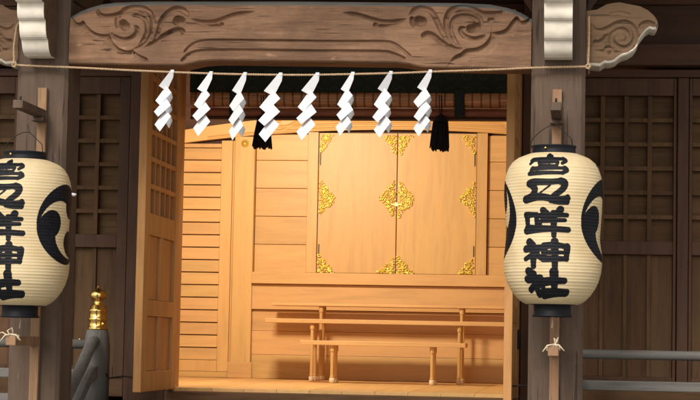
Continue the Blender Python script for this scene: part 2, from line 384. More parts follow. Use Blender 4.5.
def px_stroke(pts, ox, oy, s, Y=0.0): return [at(ox+x/s, oy+y/s, Y) for x, y in pts]
A = (66, 0, 5.71); B = (150, 0, 5.72); C3 = (340, 0, 5.72); D4 = (440, 0, 5.71)
def st(frame, pts, w=.016, d=.013, kind='v'): return (px_stroke(pts, *frame), w*.98, d*2.1, kind)
beam_strokes = [
    st(A, [(30,95),(55,128),(80,132),(98,122),(115,148),(150,180),(190,196),(232,198),(250,192)], .018, .014, 'r'),
    st(A, [(250,195),(255,225),(275,255),(305,278),(345,292),(385,285)], .020, .016, 'r'),
    st(A, [(385,285),(430,262),(465,225),(488,180),(495,130),(482,80),(450,52),(400,42),(350,50),(318,72),(305,100)], .018, .013),
    st(A, [(420,255),(448,215),(462,165),(452,115),(415,90),(375,88)], .014, .010),
    st(A, [(300,80),(290,110),(292,145),(300,160)], .014, .010),
    st(A, [(326,138),(338,150)], .030, .022, 'c'),
    st(A, [(255,190),(285,213),(330,226),(372,215),(400,190),(405,162),(388,148)], .015, .012),
    st(A, [(180,55),(190,80),(215,92),(260,90),(300,80),(345,62),(400,60),(445,85)], .015, .012),
    st(A, [(375,288),(395,312),(430,330),(468,348)], .014, .012),
    st(A, [(405,278),(460,262),(520,228),(571,197),(605,178),(645,168),(668,180),(665,200)], .016, .014),
    st(B, [(28,238),(45,180),(62,125),(100,75),(150,50),(195,62),(220,92)], .018, .013),
    st(B, [(0,240),(15,180),(35,120)], .014, .010),
    st(B, [(160,120),(176,124)], .032, .022, 'c'),
    st(B, [(240,112),(300,126),(370,122),(430,102),(500,80),(595,69)], .014, .013),
    st(B, [(262,122),(300,138),(350,148),(412,143),(395,132)], .013, .011),
    st(B, [(200,295),(228,264),(270,242),(330,232),(420,230),(629,232),(900,236),(1087,238),(1330,238),(1395,250),(1445,285),(1485,318)], .010, .008, 'c'),
    st(B, [(185,345),(220,312),(270,295),(330,289),(450,288),(629,290),(900,293),(1087,294),(1320,296),(1385,306),(1452,335)], .012, .009, 'c'),
    st(C3, [(20,75),(90,82),(160,102),(230,120),(300,124),(378,110)], .014, .013),
    st(C3, [(378,112),(320,136),(250,149),(200,143),(225,132)], .013, .011),
    st(C3, [(400,88),(430,55),(470,46),(518,64),(550,110),(578,170),(612,222)], .018, .013),
    st(C3, [(412,92),(412,130),(430,152)], .014, .012),
    st(C3, [(450,120),(468,124)], .032, .022, 'c'),
    st(C3, [(478,228),(478,205),(500,192),(535,205),(580,240),(629,266),(665,278),(700,282)], .017, .014),
    st(D4, [(120,280),(72,240),(42,190),(34,120),(58,62),(110,40),(170,45),(220,68),(250,78),(330,77),(358,68),(355,52)], .017, .013),
    st(D4, [(0,150),(20,205),(60,250)], .012, .008),
    st(D4, [(115,268),(80,220),(62,160),(78,110),(115,90),(170,92),(205,112),(222,145)], .014, .010),
    st(D4, [(85,75),(130,62),(180,68),(222,92),(238,135),(225,172)], .012, .009),
    st(D4, [(175,165),(195,160),(212,148)], .028, .022, 'c'),
    st(D4, [(152,160),(122,162),(118,180),(140,205),(190,222),(235,214),(262,200)], .015, .012),
    st(D4, [(60,352),(85,322),(122,304),(150,282),(205,275),(250,255),(282,218),(290,186)], .020, .016, 'r'),
    st(D4, [(290,186),(335,182),(378,166),(408,128),(438,97),(462,122),(498,112),(518,86)], .020, .016, 'r'),
    st(D4, [(285,116),(298,114)], .016, .010, 'c'),
]
bx0, bx1 = XL+.152, XR-.152
def interp(tab):
    xs_, zs_ = zip(*tab)
    return lambda x: float(np.interp(x, xs_, zs_))
top_pts = [at(px, py, 0) for px, py in [(60,20),(70,15.5),(78,11),(88,7),(100,3.5),(115,1.5),(150,.5),(300,.5),(460,2),(490,3.5),(508,7),(520,11.5),(530,17),(545,20)]]
bot_pts = [at(px, py, 0) for px, py in [(60,63.2),(150,65.0),(182,65.2),(190,63.6),(200,61.4),(215,60.3),(240,60.4),(300,61.2),(398,62.6),(408,63.8),(418,66.2),(426,67.4),(530,69.0),(545,69.4)]]
carved('rainbow_beam', bx0, bx1, interp(top_pts), interp(bot_pts), .0, .21, beam_strokes, [M['beam'], M['grey_x']], porch, 1500, 200, topround=.035, top_mi=1, bev_bottom=.008)

# side noses on the outer faces of the columns
N5 = (540, 0, 5.0)
ntop = [(225,52),(245,50),(285,45),(330,20),(365,12),(400,9),(450,19),(500,28),(540,48),(570,74),(586,98),(592,118)]
nbot = [(225,318),(245,322),(300,327),(322,312),(350,311),(375,303),(395,285),(412,276),(440,268),(468,250),(487,222),(495,195),(512,172),(530,150),(548,138),(566,143),(580,142),(592,122)]
tabt = px_stroke(ntop, *N5); tabb = px_stroke(nbot, *N5)
nose_str = [
    ([at(540+x/5, y/5, 0) for x, y in p], w, d, k) for p, w, d, k in [
        ([(258,122),(275,145),(310,152),(345,140),(385,118),(430,112),(465,135),(478,175),(465,215),(430,238),(390,232),(360,205),(362,170),(388,148),(420,150),(440,175),(430,200),(405,205)], .017, .013, 'v'),
        ([(262,210),(290,212),(318,200),(345,165)], .017, .013, 'v'),
        ([(275,250),(320,255),(332,238),(350,235),(362,250),(350,265),(338,258)], .012, .009, 'v'),
        ([(360,262),(400,258),(440,246),(470,225),(490,190),(480,155)], .012, .009, 'v'),
        ([(495,140),(520,115),(550,112),(575,128)], .014, .011, 'v'),
        ([(340,70),(400,60),(460,75)], .010, .004, 'v'),
    ]]
nx0 = XR+.152; nx1 = at(540+592/5, 24, 0)[0]
ft, fb = interp(tabt), interp(tabb)
carved('side_nose', nx0, nx1, ft, fb, .02, .24, [([(x, z) for x, z in p], w*1.15, d*1.5, k) for p, w, d, k in nose_str], [M['nose'], M['gofun']], porch, 300, 150, under_mi=1, lip=.011, bev_bottom=.012)
mir = lambda x: XL+XR-x
carved('side_nose', mir(nx1), mir(nx0), lambda x: ft(mir(x))+.006, lambda x: fb(mir(x))+.006, .02, .24, [([(mir(x), z+.006) for x, z in p], w*1.15, d*1.5, k) for p, w, d, k in nose_str], [M['nose'], M['gofun']], porch, 300, 150, under_mi=1, lip=.011, bev_bottom=.012)

# front noses: stepped profile, undersides painted white
def front_nose(cx, dz):
    # (y, z) outline of the scalloped underside, from the column out
    pr = [(-.002, 1.872), (-.10, 1.872)]
    segs = [((-.115, 1.878), (-.175, 1.955)), ((-.190, 1.955), (-.235, 2.056)), ((-.252, 2.056), (-.278, 2.146)), ((-.320, 2.150), (-.350, 2.245))]
    for (y0, z0), (y1, z1) in segs:
        for k in range(9):
            t = k/8; bul = .013*math.sin(math.pi*t**.7)
            pr.append((y0+(y1-y0)*t-bul, z0+(z1-z0)*t-bul*.25))
    pr += [(-.33, 2.27), (-.25, 2.30), (-.002, 2.30)]
    pr = [(y, z+dz) for y, z in pr]
    n = len(pr); sm = [1]*(n-3)+[0]*3
    l = parent_loc(porch)
    return MB().prism([(y-l.y, z-l.z) for y, z in pr], 'x', cx-.078-l.x, cx+.078-l.x, mi=0, side_mi=sm).build('front_nose', [M['nose'], M['gofun']], porch, .004)
front_nose(XL, .005); front_nose(XR, 0)

# purlin, rafters and roof of the porch
l = parent_loc(porch)
def pbox(name, mat, x0, x1, y0, y1, z0, z1, bev=.006): return wbox(name, mat, porch, x0, x1, y0, y1, z0, z1, bev)
pbox('purlin', M['nose'], -2.6, 2.48, .02, .26, 2.462, 3.08)
for cx in (XL, XR): # tie beams back to the hall
    pbox('tie_beam', M['red_y'], cx-.07, cx+.07, .302, 1.74, 2.22, 2.44)
rf = MB()
for i in range(27):
    x = -2.75+i*.207
    rf.hexa([(x-.03,-.95,3.00),(x+.03,-.95,3.00),(x+.03,1.72,3.30),(x-.03,1.72,3.30)], [(x-.03,-.95,3.08),(x+.03,-.95,3.08),(x+.03,1.72,3.38),(x-.03,1.72,3.38)])
rf.build('rafter', M['dark_y'], porch, 0, l)
MB().hexa([(-2.95,-1.1,3.065),(2.83,-1.1,3.065),(2.83,1.72,3.385),(-2.95,1.72,3.385)], [(-2.95,-1.1,3.25),(2.83,-1.1,3.25),(2.83,1.72,3.58),(-2.95,1.72,3.58)]).build('roof', M['grey_y'], porch, .01, l)

# lantern brackets nailed on the column faces
def bracket(cx, lo):
    b = wbox('lantern_batten', M['batten'], porch, cx-.026, cx+.026, -.032, -.001, -1.1, 1.705, .003)
    bl = MB(); L = parent_loc(b)
    bl.box(cx-.028, cx+.028, -.50, -.034, 1.53, 1.575).box(cx-.036, cx+.036, -.12, -.034, 1.505, 1.528).build('bracket_arm', M['column'], b, .003, L)
    bl = MB(); bl.box(cx-.028, cx+.028, -.49, -.034, lo, lo+.05).build('bracket_arm', M['batten'], b, .004, L)
    k = MB(); k.tube([(cx, -.45, 1.575), (cx, -.45, 1.60)], .006).build('bolt', M['iron'], b, 0, L)
bracket(XL+.012, .235); bracket(XR-.005, .235)

# ------------------------------------------------------------------ hall
HY = 1.85
hall = empty('shrine_hall', (0, HY, GZ), label='dark brown wooden worship hall with lattice walls and open pale doorway', cat='shrine building')
def hb(name, mat, x0, x1, y0, y1, z0, z1, bev=.004, parent=None): return wbox(name, mat, parent or hall, x0, x1, y0, y1, z0, z1, bev)

for s in (-1, 1):
    # main pillar beside the doorway
    hb('pillar', M['red_z'], s*1.16, s*1.44, HY-.08, HY+.20, GZ, 3.05, .008)
    def lattice_panel(a, b, nc, name='lattice_panel', near=.07):
        """a..b clear opening; nc cells; frame, lattice, backing boards"""
        x0, x1 = s*a, s*b
        fr = MB()
        z_lo, z_mid0, z_mid1, z_hi = .10, .885, .972, 1.915
        fr.box(x0-s*near, x0, HY-.02, HY+.05, .02, 2.03).box(x1, x1+s*.02, HY-.02, HY+.05, .02, 2.03)
        fr.box(x0, x1, HY-.018, HY+.048, z_hi, 2.03).box(x0, x1, HY-.018, HY+.048, z_mid0, z_mid1).box(x0, x1, HY-.018, HY+.048, .02, z_lo)
        f = fr.build(name, M['red_z'], hall, .004, parent_loc(hall)); L = parent_loc(f)
        lt = MB(); p = (b-a)/nc
        for i in range(1, nc): lt.box(s*(a+i*p)-.014, s*(a+i*p)+.014, HY-.005, HY+.030, z_mid1+.001, z_hi-.001)
        for j in range(1, 6):
            z = z_mid1+(z_hi-z_mid1)*j/6; lt.box(min(x0, x1)+.001, max(x0, x1)-.001, HY-.001, HY+.026, z-.014, z+.014)
        lt.build('lattice', M['dark_z'], f, .002, L)
        bk = MB(); bk.box(min(x0, x1)+.001, max(x0, x1)-.001, HY+.040, HY+.055, z_mid1, z_hi); bk.build('backing_board', M['dark_x'], f, 0, L)
        pl = MB()
        for i in range(nc):
            q0, q1 = sorted((s*(a+i*p), s*(a+(i+1)*p))); pl.box(q0+.002, q1-.002, HY+.018+.004*(i % 2), HY+.040, z_lo, z_mid0)
        for i in range(1, nc): pl.box(s*(a+i*p)-.012, s*(a+i*p)+.012, HY+.002, HY+.020, z_lo+.001, z_mid0-.001)
        pl.build('lower_boards', M['dark_z'], f, .002, L)
        return f
    lattice_panel(1.525, 2.130, 4); 
    hb('post', M['red_z'], s*2.156, s*2.226, HY-.035, HY+.09, GZ+.9, 2.03)
    lattice_panel(2.250, 2.855, 4, near=.02); hb('post', M['red_z'], s*2.881, s*2.951, HY-.035, HY+.09, GZ+.9, 2.03)
    lattice_panel(2.975, 3.60, 4, near=.02); hb('filler_board', M['red_z'], s*3.624, s*3.826, HY-.01, HY+.05, .02, 2.03); hb('corner_pillar', M['red_z'], s*3.83, s*4.07, HY-.08, HY+.20, GZ, 3.05, .008)
    # tie beams over and under the panels
    a, b = sorted((s*1.442, s*3.828))
    hb('lintel', M['red_x'], a, b, HY-.03, HY+.10, 2.034, 2.085)
    hb('tie_rail', M['red_x'], a, b, HY-.11, HY+.14, 2.10, 2.245, .010)
    for k in range(3): hb('upper_board', M['red_x'], a, b, HY+.02, HY+.06, 2.248+k*.27, 2.515+k*.27, .006)
    hb('lower_rail', M['dark_x'], a, b, HY-.07, HY+.12, -.10, .018, .008)
    hb('side_wall', M['dark_y'], s*3.90, s*3.98, HY+.20, 6.2, -.12, 3.05)
hb('door_lintel', M['red_x'], -1.158, 1.158, HY-.02, HY+.16, 2.32, 2.52, .006)
for k in range(2): hb('upper_board', M['red_x'], -1.158, 1.158, HY+.02, HY+.06, 2.524+k*.262, 2.78+k*.262, .006)
hb('crossbeam', M['dark_x'], -4.1, 4.1, HY-.10, HY+.22, 3.054, 3.84, .01)
hb('door_sill', M['dark_x'], -1.158, 1.158, HY-.10, HY-.002, -.16, -.052, .006)
# the pale inner room
fl = MB()
for i in range(18): fl.box(-1.94+i*.216, -1.94+i*.216+.2145, HY, 5.60, -.09, -.030-.0006*(i % 3))
fl.build('inner_floor', M['hinoki_y'], hall, .0015, parent_loc(hall))
hb('inner_ceiling', M['hinoki_x'], -1.99, 1.99, HY+.26, 5.6, 3.00, 3.04)
for s in (-1, 1): hb('inner_side_wall', M['hinoki_y'], s*1.955, s*2.0, HY+.21, 5.6, -.03, 3.0)
hb('back_wall', M['dark_x'], -4.0, 4.0, 6.05, 6.15, -.12, 3.05)
# jamb liners
for s in (-1, 1): hb('door_jamb', M['door_z'], s*1.112, s*1.156, HY-.07, HY+.14, -.05, 2.315, .003)
# roof of the hall
L = parent_loc(hall)
MB().hexa([(-5.2,.9,3.60),(5.2,.9,3.60),(5.2,4.2,4.65),(-5.2,4.2,4.65)], [(-5.2,.9,3.85),(5.2,.9,3.85),(5.2,4.2,4.90),(-5.2,4.2,4.90)]).hexa([(-5.2,4.205,4.65),(5.2,4.205,4.65),(5.2,7.6,3.12),(-5.2,7.6,3.12)], [(-5.2,4.205,4.90),(5.2,4.205,4.90),(5.2,7.6,3.32),(-5.2,7.6,3.32)]).build('roof', M['grey_y'], hall, .01, L)

# veranda and steps
vf = MB()
for i in range(46): vf.box(-4.4+i*.192, -4.4+i*.192+.19, 1.0, HY+.24, -.19, -.135-.0007*(i % 4))
vf.build('veranda_floor', M['dark_y'], hall, .002, L)
hb('veranda_beam', M['dark_x'], -4.4, 4.43, 1.02, 1.14, -.36, -.192)
for x in (-4.2, -2.9, -1.6, 1.6, 2.9, 4.2): hb('veranda_post', M['dark_z'], x-.07, x+.07, 1.03, 1.13, GZ, -.362)
hb('skirting', M['dark_x'], -3.8, 3.8, HY+.245, HY+.30, GZ, -.10)
steps = empty('wooden_steps', (0, .5, GZ), label='dark timber steps climbing from the ground to the veranda', cat='steps')
Ls = parent_loc(steps)
for i in range(5):
    z = -.135-(i+1)*.194; y = .995-i*.27
    MB().box(-1.30, 1.30, y-.29, y-.002, z-.05, z).build('tread', M['dark_x'], steps, .006, Ls)
for s in (-1, 1):
    MB().prism([(1.0, -.20), (1.0, -.42), (-.18, GZ), (-.40, GZ), (-.40, GZ+.12)], 'x', s*1.303, s*1.365).build('stringer', M['dark_y'], steps, .004, Ls)

# ------------------------------------------------------------------ door leaves
def door_leaf(s, lab):
    xi = s*1.095; xo = s*1.145      # inner and outer faces
    y0, y1 = .80, HY-.075
    fr = MB(); x0, x1 = sorted((xi, xo)); a, b = x0, x1
    ST = .135
    z = [-.040, .085, .425, .525, .925, 1.06, 2.24, 2.30]
    fr.box(a, b, y0, y0+ST, z[0], z[7]).box(a, b, y1-.10, y1, z[0], z[7])
    ys, ye = y0+ST, y1-.10
    for q0, q1 in ((z[0], z[1]), (z[2], z[3]), (z[4], z[5]), (z[6], z[7])): fr.box(a+.001, b-.001, ys, ye, q0, q1)
    f = fr.build('door', M['door_z'], hall, .004, parent_loc(hall)); f['label'] = lab; LL = parent_loc(f)
    ym = (ys+ye)/2; m0 = MB()
    for q0, q1 in ((z[1], z[2]), (z[3], z[4])):
        m0.box(a+.003, b-.003, ym-.035, ym+.035, q0, q1)
        for u0, u1 in ((ys, ym-.035), (ym+.035, ye)): m0.box(a+.019, b-.019, u0, u1, q0, q1)
    m0.build('panel', M['door_z'], f, .004, LL)
    lt = MB(); nc = 5; p = (ye-ys)/nc
    for i in range(1, nc): lt.box(a+.006, b-.006, ys+i*p-.013, ys+i*p+.013, z[5], z[6])
    nr = 7; q = (z[6]-z[5])/nr
    for j in range(1, nr): lt.box(a+.004, b-.004, ys, ye, z[5]+j*q-.015, z[5]+j*q+.015)
    lt.build('lattice', M['door_z'], f, .002, LL)
    bk = MB().box(b-.016 if s > 0 else a+.012, b-.012 if s > 0 else a+.016, ys, ye, z[5], z[6]).build('lattice_backing', M['door_z'], f, 0, LL)
    for zz in (.27, 1.25, 2.05):
        h = MB(); h.box(xo+s*.001, xo+s*.010, y1-.07, y1+.005, zz, zz+.115).lathe([(.010, 0), (.010, .125)], (xo+s*.008, y1+.006, zz-.005), 10)
        h.build('hinge', M['iron'], f, .001, LL)
    hk = MB().tube([(xo+s*.002, y0+.10, .045), (xo+s*.10, y0+.16, .052), (xo+s*.22, y0+.30, .035), (s*1.40, 1.16, .06)], .005).build('door_hook', M['iron'], f, 0, LL)
door_leaf(-1, 'left door leaf swung open, lattice above two rows of panels')
door_leaf(1, 'right door leaf swung open and seen edge on')

# ------------------------------------------------------------------ inner sanctuary front
SY = 5.40
sanc = empty('inner_sanctuary', (0, SY, -.03), label='pale cypress altar wall with closed gilt-mounted doors under an arched beam', cat='altar')
def sb(name, mat, x0, x1, y0, y1, z0, z1, bev=.003, parent=None): return wbox(name, mat, parent or sanc, x0, x1, y0, y1, z0, z1, bev)
DZ0, DZ1 = .868, 2.082
archb = lambda x: 2.082-.037*x*x
archt = lambda x: 2.222-.046*x*x
for s in (-1, 1):
    bo = MB(); zz = .868; k = 0
    while zz < 2.04:
        z1 = min(zz+.2385, 2.045); bo.box(s*.765, s*1.208, SY+.012+.0015*(k % 2), SY+.05, zz, z1-.0045); zz = z1; k += 1
    bo.box(s*.765, s*1.208, SY+.03, SY+.05, .868, 2.045)
    bo.build('board_wall', M['hinoki_x'], sanc, .0025, parent_loc(sanc))
    sb('altar_post', M['hinoki_z'], s*.672, s*.760, SY-.03, SY+.05, .868, 2.060)
    sb('main_post', M['hinoki_z'], s*1.212, s*1.384, SY-.06, SY+.10, -.030, 2.015, .006)
    # louvred panel
    lv = MB(); lv.box(s*1.388, s*1.412, SY+.01, SY+.05, .02, 1.985).box(s*1.414, s*1.510, SY+.0, SY+.05, .02, 1.985).box(s*1.855, s*1.945, SY+.0, SY+.05, .02, 1.95)
    lv.box(s*1.511, s*1.854, SY+.002, SY+.05, 1.925, 1.958).box(s*1.511, s*1.854, SY+.002, SY+.05, .02, .115)
    lvo = lv.build('louvre_panel', M['hinoki_z'], sanc, .003, parent_loc(sanc))
    sl = MB(); x0, x1 = sorted((s*1.512, s*1.853)); n = 17; q = (1.925-.115)/n
    for i in range(n):
        z0 = .115+i*q
        sl.hexa([(x0, SY+.005, z0+.004), (x1, SY+.005, z0+.004), (x1, SY+.038, z0+.002), (x0, SY+.038, z0+.002)], [(x0, SY+.016, z0+q-.006), (x1, SY+.016, z0+q-.006), (x1, SY+.046, z0+q), (x0, SY+.046, z0+q)])
    sl.build('slats', M['hinoki_x'], lvo, .001, parent_loc(lvo))
    sb('plinth', M['hinoki_x'], s*1.386, s*1.953, SY-.03, SY+.06, -.029, .018)
    sb('post_foot', M['hinoki_x'], s*1.195, s*1.400, SY-.085, SY-.062, -.029, .105)
# altar ledge and base
sb('ledge', M['hinoki_x'], -1.210, 1.210, SY-.10, SY+.04, .768, .865, .004)
sb('base_boards', M['hinoki_x'], -1.210, 1.210, SY-.055, SY+.04, .552, .765, .003)
sb('base_boards', M['hinoki_x'], -1.210, 1.210, SY-.020, SY+.04, .372, .549, .003)
sb('base_boards', M['hinoki_x'], -1.210, 1.210, SY-.020, SY+.04, .172, .3705, .003)
sb('base_boards', M['hinoki_x'], -1.210, 1.210, SY-.020, SY+.04, -.029, .1705, .003)
# arched beam with cloud mouldings
ms = []
for dz, hw, cur in ((.018, 1.62, 0), (.052, .84, 1), (.084, .80, 1)):
    pts = [(x, archb(x)+dz) for x in np.linspace(-hw, hw, 25)]
    if cur:
        e = hw; z = archb(e)+dz
        tail = [(e+.07, z-.005), (e+.12, z-.028), (e+.17, z-.040), (e+.23, z-.030), (e+.27, z-.012), (e+.25, z+.008), (e+.21, z+.004)]
        pts = [(-x, zz) for x, zz in tail[::-1]]+pts+tail
    ms.append((pts, .011, .016, 'c'))
carved('arched_beam', -1.945, 1.945, archt, archb, SY-.055, SY+.04, ms, [M['hinoki_x']], sanc, 500, 40)
sb('upper_wall', M['red_x'], -1.945, 1.945, SY+.045, SY+.09, 1.9, 3.0)
for s in (-1, 1):
    l_ = MB().lathe([(.0, -.030), (.012, -.030), (.014, -.018), (.030, -.012), (.034, 0)], (s*1.298, SY-.062, 1.955), 14, 'y').build('nail_cover', M['gold'], sanc, 0, parent_loc(sanc))

def gilt(name, inside, x0, x1, z0, z1, y, parent, step=.0215, flip=0):
    """pierced scroll mount: little curled leaves filling an outline over a thin plate"""
    mb = MB(); rnd = random.Random(int(x0*1000)+int(z0*100)); j = 0; z = z0
    pts = []
    while z <= z1:
        x = x0+(step*.5 if j % 2 else 0)
        while x <= x1:
            jx, jz = x+rnd.uniform(-.006, .006), z+rnd.uniform(-.006, .006)
            if inside(jx, jz): pts.append((jx, jz))
            x += step
        z += step*.82; j += 1
    for x, z in pts:
        a = rnd.uniform(-.6, .6)+(.62 if (x < 0) else -.62)*(1 if j % 3 else -.4); rr_ = rnd.uniform(.010, .019)
        ca, sa = math.cos(a), math.sin(a); n = 8; vs = []; fs = []
        for k, (rad, h) in enumerate(((1, 0), (.85, .011), (.35, .018))):
            for i in range(n):
                t = 2*math.pi*i/n; u, w = rad*rr_*math.cos(t), rad*rr_*.46*math.sin(t)
                vs.append((x+u*ca-w*sa, y-.002-h, z+u*sa+w*ca))
        for k in range(2):
            for i in range(n): fs.append((k*n+i, k*n+(i+1) % n, (k+1)*n+(i+1) % n, (k+1)*n+i))
        fs.append([2*n+i for i in range(n)]); mb.add(vs, fs, True)
    for x, z in pts[::5]:      # scrolling tendrils running over the leaves
        sg = rnd.choice((-1, 1)); a0 = rnd.uniform(0, 6.28)
        sp_ = [(x+(.004+.0022*k)*math.cos(a0+sg*k*.62), y-.016, z+(.004+.0022*k)*math.sin(a0+sg*k*.62)) for k in range(9)]
        mb.tube(sp_, [.0035]*7+[.003, .0015], 5)
    return mb.build(name, M['gold'], parent, 0, parent_loc(parent))

for s in (-1, 1):
    x0, x1 = sorted((s*.0035, s*.668))
    d = MB().box(x0, x1, SY-.012, SY+.03, DZ0+.002, 2.055).build('altar_door', M['hinoki_z'], sanc, .003, parent_loc(sanc))
    ed = s*.012; oe = s*.650
    cz = 1.506
    dia = lambda x, z, c=ed, w=.142, h=.165: abs(x-c)/w+abs(z-cz)/h < 1 and abs(x-c) > .004
    gilt('centre_mount', dia, min(ed, s*.15), max(ed, s*.15), cz-.17, cz+.17, SY-.012, d)
    hal = lambda x, z, c=oe: abs(x-c)/.130+abs(z-cz)/.150 < 1
    gilt('edge_mount', hal, min(oe, oe-s*.14), max(oe, oe-s*.14), cz-.16, cz+.16, SY-.012, d)
    for (c, w) in ((ed, .130), (oe, .118)):
        dr = s if c == ed else -s
        up = lambda x, z, c=c, w=w: abs(x-c)/w+(2.045-z)/.175 < 1 and z < 2.05
        lo = lambda x, z, c=c, w=w: abs(x-c)/(w+.01)+(z-.874)/.150 < 1
        a, b = sorted((c, c+dr*.15))
        gilt('corner_mount', up, a, b, 1.87, 2.045, SY-.012, d)
        gilt('corner_mount', lo, a, b, .876, 1.03, SY-.012, d)
    LL = parent_loc(d)
    for q0, q1 in ((1.78, 1.89), (1.02, 1.11)): MB().box(oe, oe+s*.008, SY-.017, SY-.0125, q0, q1).build('strap', M['iron'], d, .001, LL)
    if s > 0:
        MB().box(-.045, .045, SY-.030, SY-.020, 1.445, 1.457).box(-.012, .012, SY-.034, SY-.012, 1.435, 1.468).build('latch', M['gold'], d, .002, LL)
    st_ = MB().box(s*.0008, s*.0030, SY-.004, SY+.004, DZ0+.004, 2.05).build('edge_strip', M['red_z'], d, 0, LL)

# ------------------------------------------------------------------ three offering benches
def bench(pxl, pxr, ytop, thick, Yf, dep, legs, label):
    x0, z1 = at(pxl, ytop, Yf); x1, _ = at(pxr, ytop+1.5, Yf)
    z1 = at((pxl+pxr)/2, ytop+.9, Yf)[1]; xm = (x0+x1)/2
    t = empty('offering_table', (xm, Yf+dep/2, -.03), label=label, cat='offering table', group='stepped offering tables before the altar')
    L_ = parent_loc(t)
    MB().box(x0, x1, Yf, Yf+dep, z1-thick, z1).build('tabletop', M['hinoki_x'], t, .003, L_)
    for lx in legs:
        X_ = at(lx, 360, Yf+.03)[0]
        for yy in (Yf+.04, Yf+dep-.04):
            H_ = z1-thick+.03
            w = .0165
            pr = [(w*.95, .04), (w*.95, .05), (w*.8, .06), (w*.8, H_-.055), (w*1.15, H_-.045), (w*1.15, H_-.001)]
            lg = MB().lathe(pr, (X_, yy, -.03), 8, 'z', smooth=False).build('leg', M['hinoki_z'], t, 0, L_)
            MB().lathe([(w*1.05, 0), (w*1.3, .01), (w*1.3, .032), (w*1.05, .0395)], (X_, yy, -.03), 12, 'z').build('foot', M['palewood'], lg, 0, parent_loc(lg))
bench(300, 465.5, 340.8, .034, 4.10, .30, (332, 432), 'lowest and shortest offering table, in front of the other two')
bench(265, 512, 319.3,   .034, 4.64, .28, (311.5, 459), 'middle offering table with a bright front edge, between low and high tables')
bench(271, 512, 303.6, .022, 5.0, .26, (320, 461), 'tallest offering table, pushed against the altar base')

# ------------------------------------------------------------------ bamboo blind and tassels
BY = 2.10
bl = empty('bamboo_blind', (0, BY, 2.3), label='rolled-up bamboo blind with dark green brocade valance across the doorway', cat='blind')
LB = parent_loc(bl)
zt = at(350, 92.5, BY-.03)[1]
vv = []; ff = []; nn = 160
for i in range(nn+1):
    x = -1.10+2.20*i/nn; w = .006*math.sin(x*21)+.004*math.sin(x*47+1)
    vv += [(x, BY-.055+w, zt-.004), (x, BY-.050+w*.3, 2.31), (x, BY-.040, 2.31), (x, BY-.047+w, zt-.004)]
for i in range(nn):
    a = i*4; b = a+4
    for k in range(4): ff.append((a+k, b+k, b+(k+1) % 4, a+(k+1) % 4))
MB().add(vv, ff, True).build('valance', M['brocade'], bl, 0, LB)
z2 = at(350, 107.5, BY-.03)[1]; z3 = at(350, 119, BY-.03)[1]
def roll(z_hi, z_lo, y, name, mat):
    cz_ = (z_hi+z_lo)/2; r_ = (z_hi-z_lo)/2; mb = MB(); prof = []
    n_ = 60
    for i in range(n_+1): prof.append((r_*(1+.025*math.sin(i*1.7)+.02*math.sin(i*.6)), -1.095+2.19*i/n_))
    mb.lathe(prof, (0, y, cz_), 20, 'x', sq=(.9, 1)); return mb.build(name, mat, bl, 0, LB)
roll(zt+.012, z2+.003, BY-.005, 'reed_roll', M['reeds'])
roll(z2-.003, z3+.012, BY+.002, 'reed_roll', M['redroll'])
MB().box(-1.098, 1.098, BY-.030, BY+.03, z3-.006, z3+.010).build('bottom_bar', M['red_x'], bl, .004, LB)
for px in (236, 348, 460):
    X_ = at(px, 100, BY)[0]
    MB().box(X_-.033, X_+.033, BY-.066, BY+.06, z3+.014, zt+.02).build('tie_band', M['brocade'], bl, .006, LB)

def tassel(px, py0, py1, w0, w1, label):
    Y_ = BY-.11; x, z0 = at(px, py0, Y_); _, z1 = at(px, py1, Y_); h = z0-z1
    t = empty('tassel', (x, Y_, z0), label=label, cat='tassel', group='black tassels of the blind cords')
    L_ = parent_loc(t)
    MB().tube([(x, Y_, z0+.16), (x+.004, Y_, z0+.08), (x, Y_, z0-.005)], .004).tube([(x-.015, Y_, z0+.16), (x-.012, Y_, z0+.08), (x-.004, Y_, z0)], .003).build('cord', M['tassel'], t, 0, L_)
    MB().lathe([(.012, 0), (.030, -.012), (.040, -.035), (w0, -.05)], (x, Y_, z0+.03), 16).build('knot', M['tassel'], t, 0, L_)
    fr = MB(); rnd = random.Random(px)
    for i in range(170):
        a = rnd.uniform(0, 2*math.pi); q = math.sqrt(rnd.random()); X0, Y0 = x+q*w0*math.cos(a), Y_+q*.03*math.sin(a)
        X1, Y1 = x-.004+q*w1*math.cos(a)+rnd.uniform(-.004, .004), Y_+q*.04*math.sin(a); zz = z1+rnd.uniform(0, .018)+.018*(abs(math.sin(a*2.5)))
        fr.tube([(X0, Y0, z0-.01), ((X0+X1)/2, (Y0+Y1)/2, (z0+zz)/2), (X1, Y1, zz)], [.005, .0055, .0045], 5)
    fr.build('fringe', M['tassel'], t, 0, L_)
tassel(263, 119, 150, .040, .066, 'black tassel hanging between the third and fourth paper streamers from the left')
tassel(441, 119, 152, .048, .064, 'black tassel hanging just right of the rightmost paper streamer')

# ------------------------------------------------------------------ rope and paper streamers
RY = -.045
rope_px = [(14.5,65),(40,66.2),(80,67.8),(134,70.5),(200,73.2),(250,74.5),(300,75.0),(340,74.4),(400,73),(440,71.4),(490,69.8),(540,67.6),(588,66.6)]
rp = [at(a, b, RY) for a, b in rope_px]
rpts = smooth_line([(x, z) for x, z in rp], 14)
line3 = [(p[0], RY-(.0 if abs(p[0]) < 1.2 else 0), p[1]) for p in rpts]
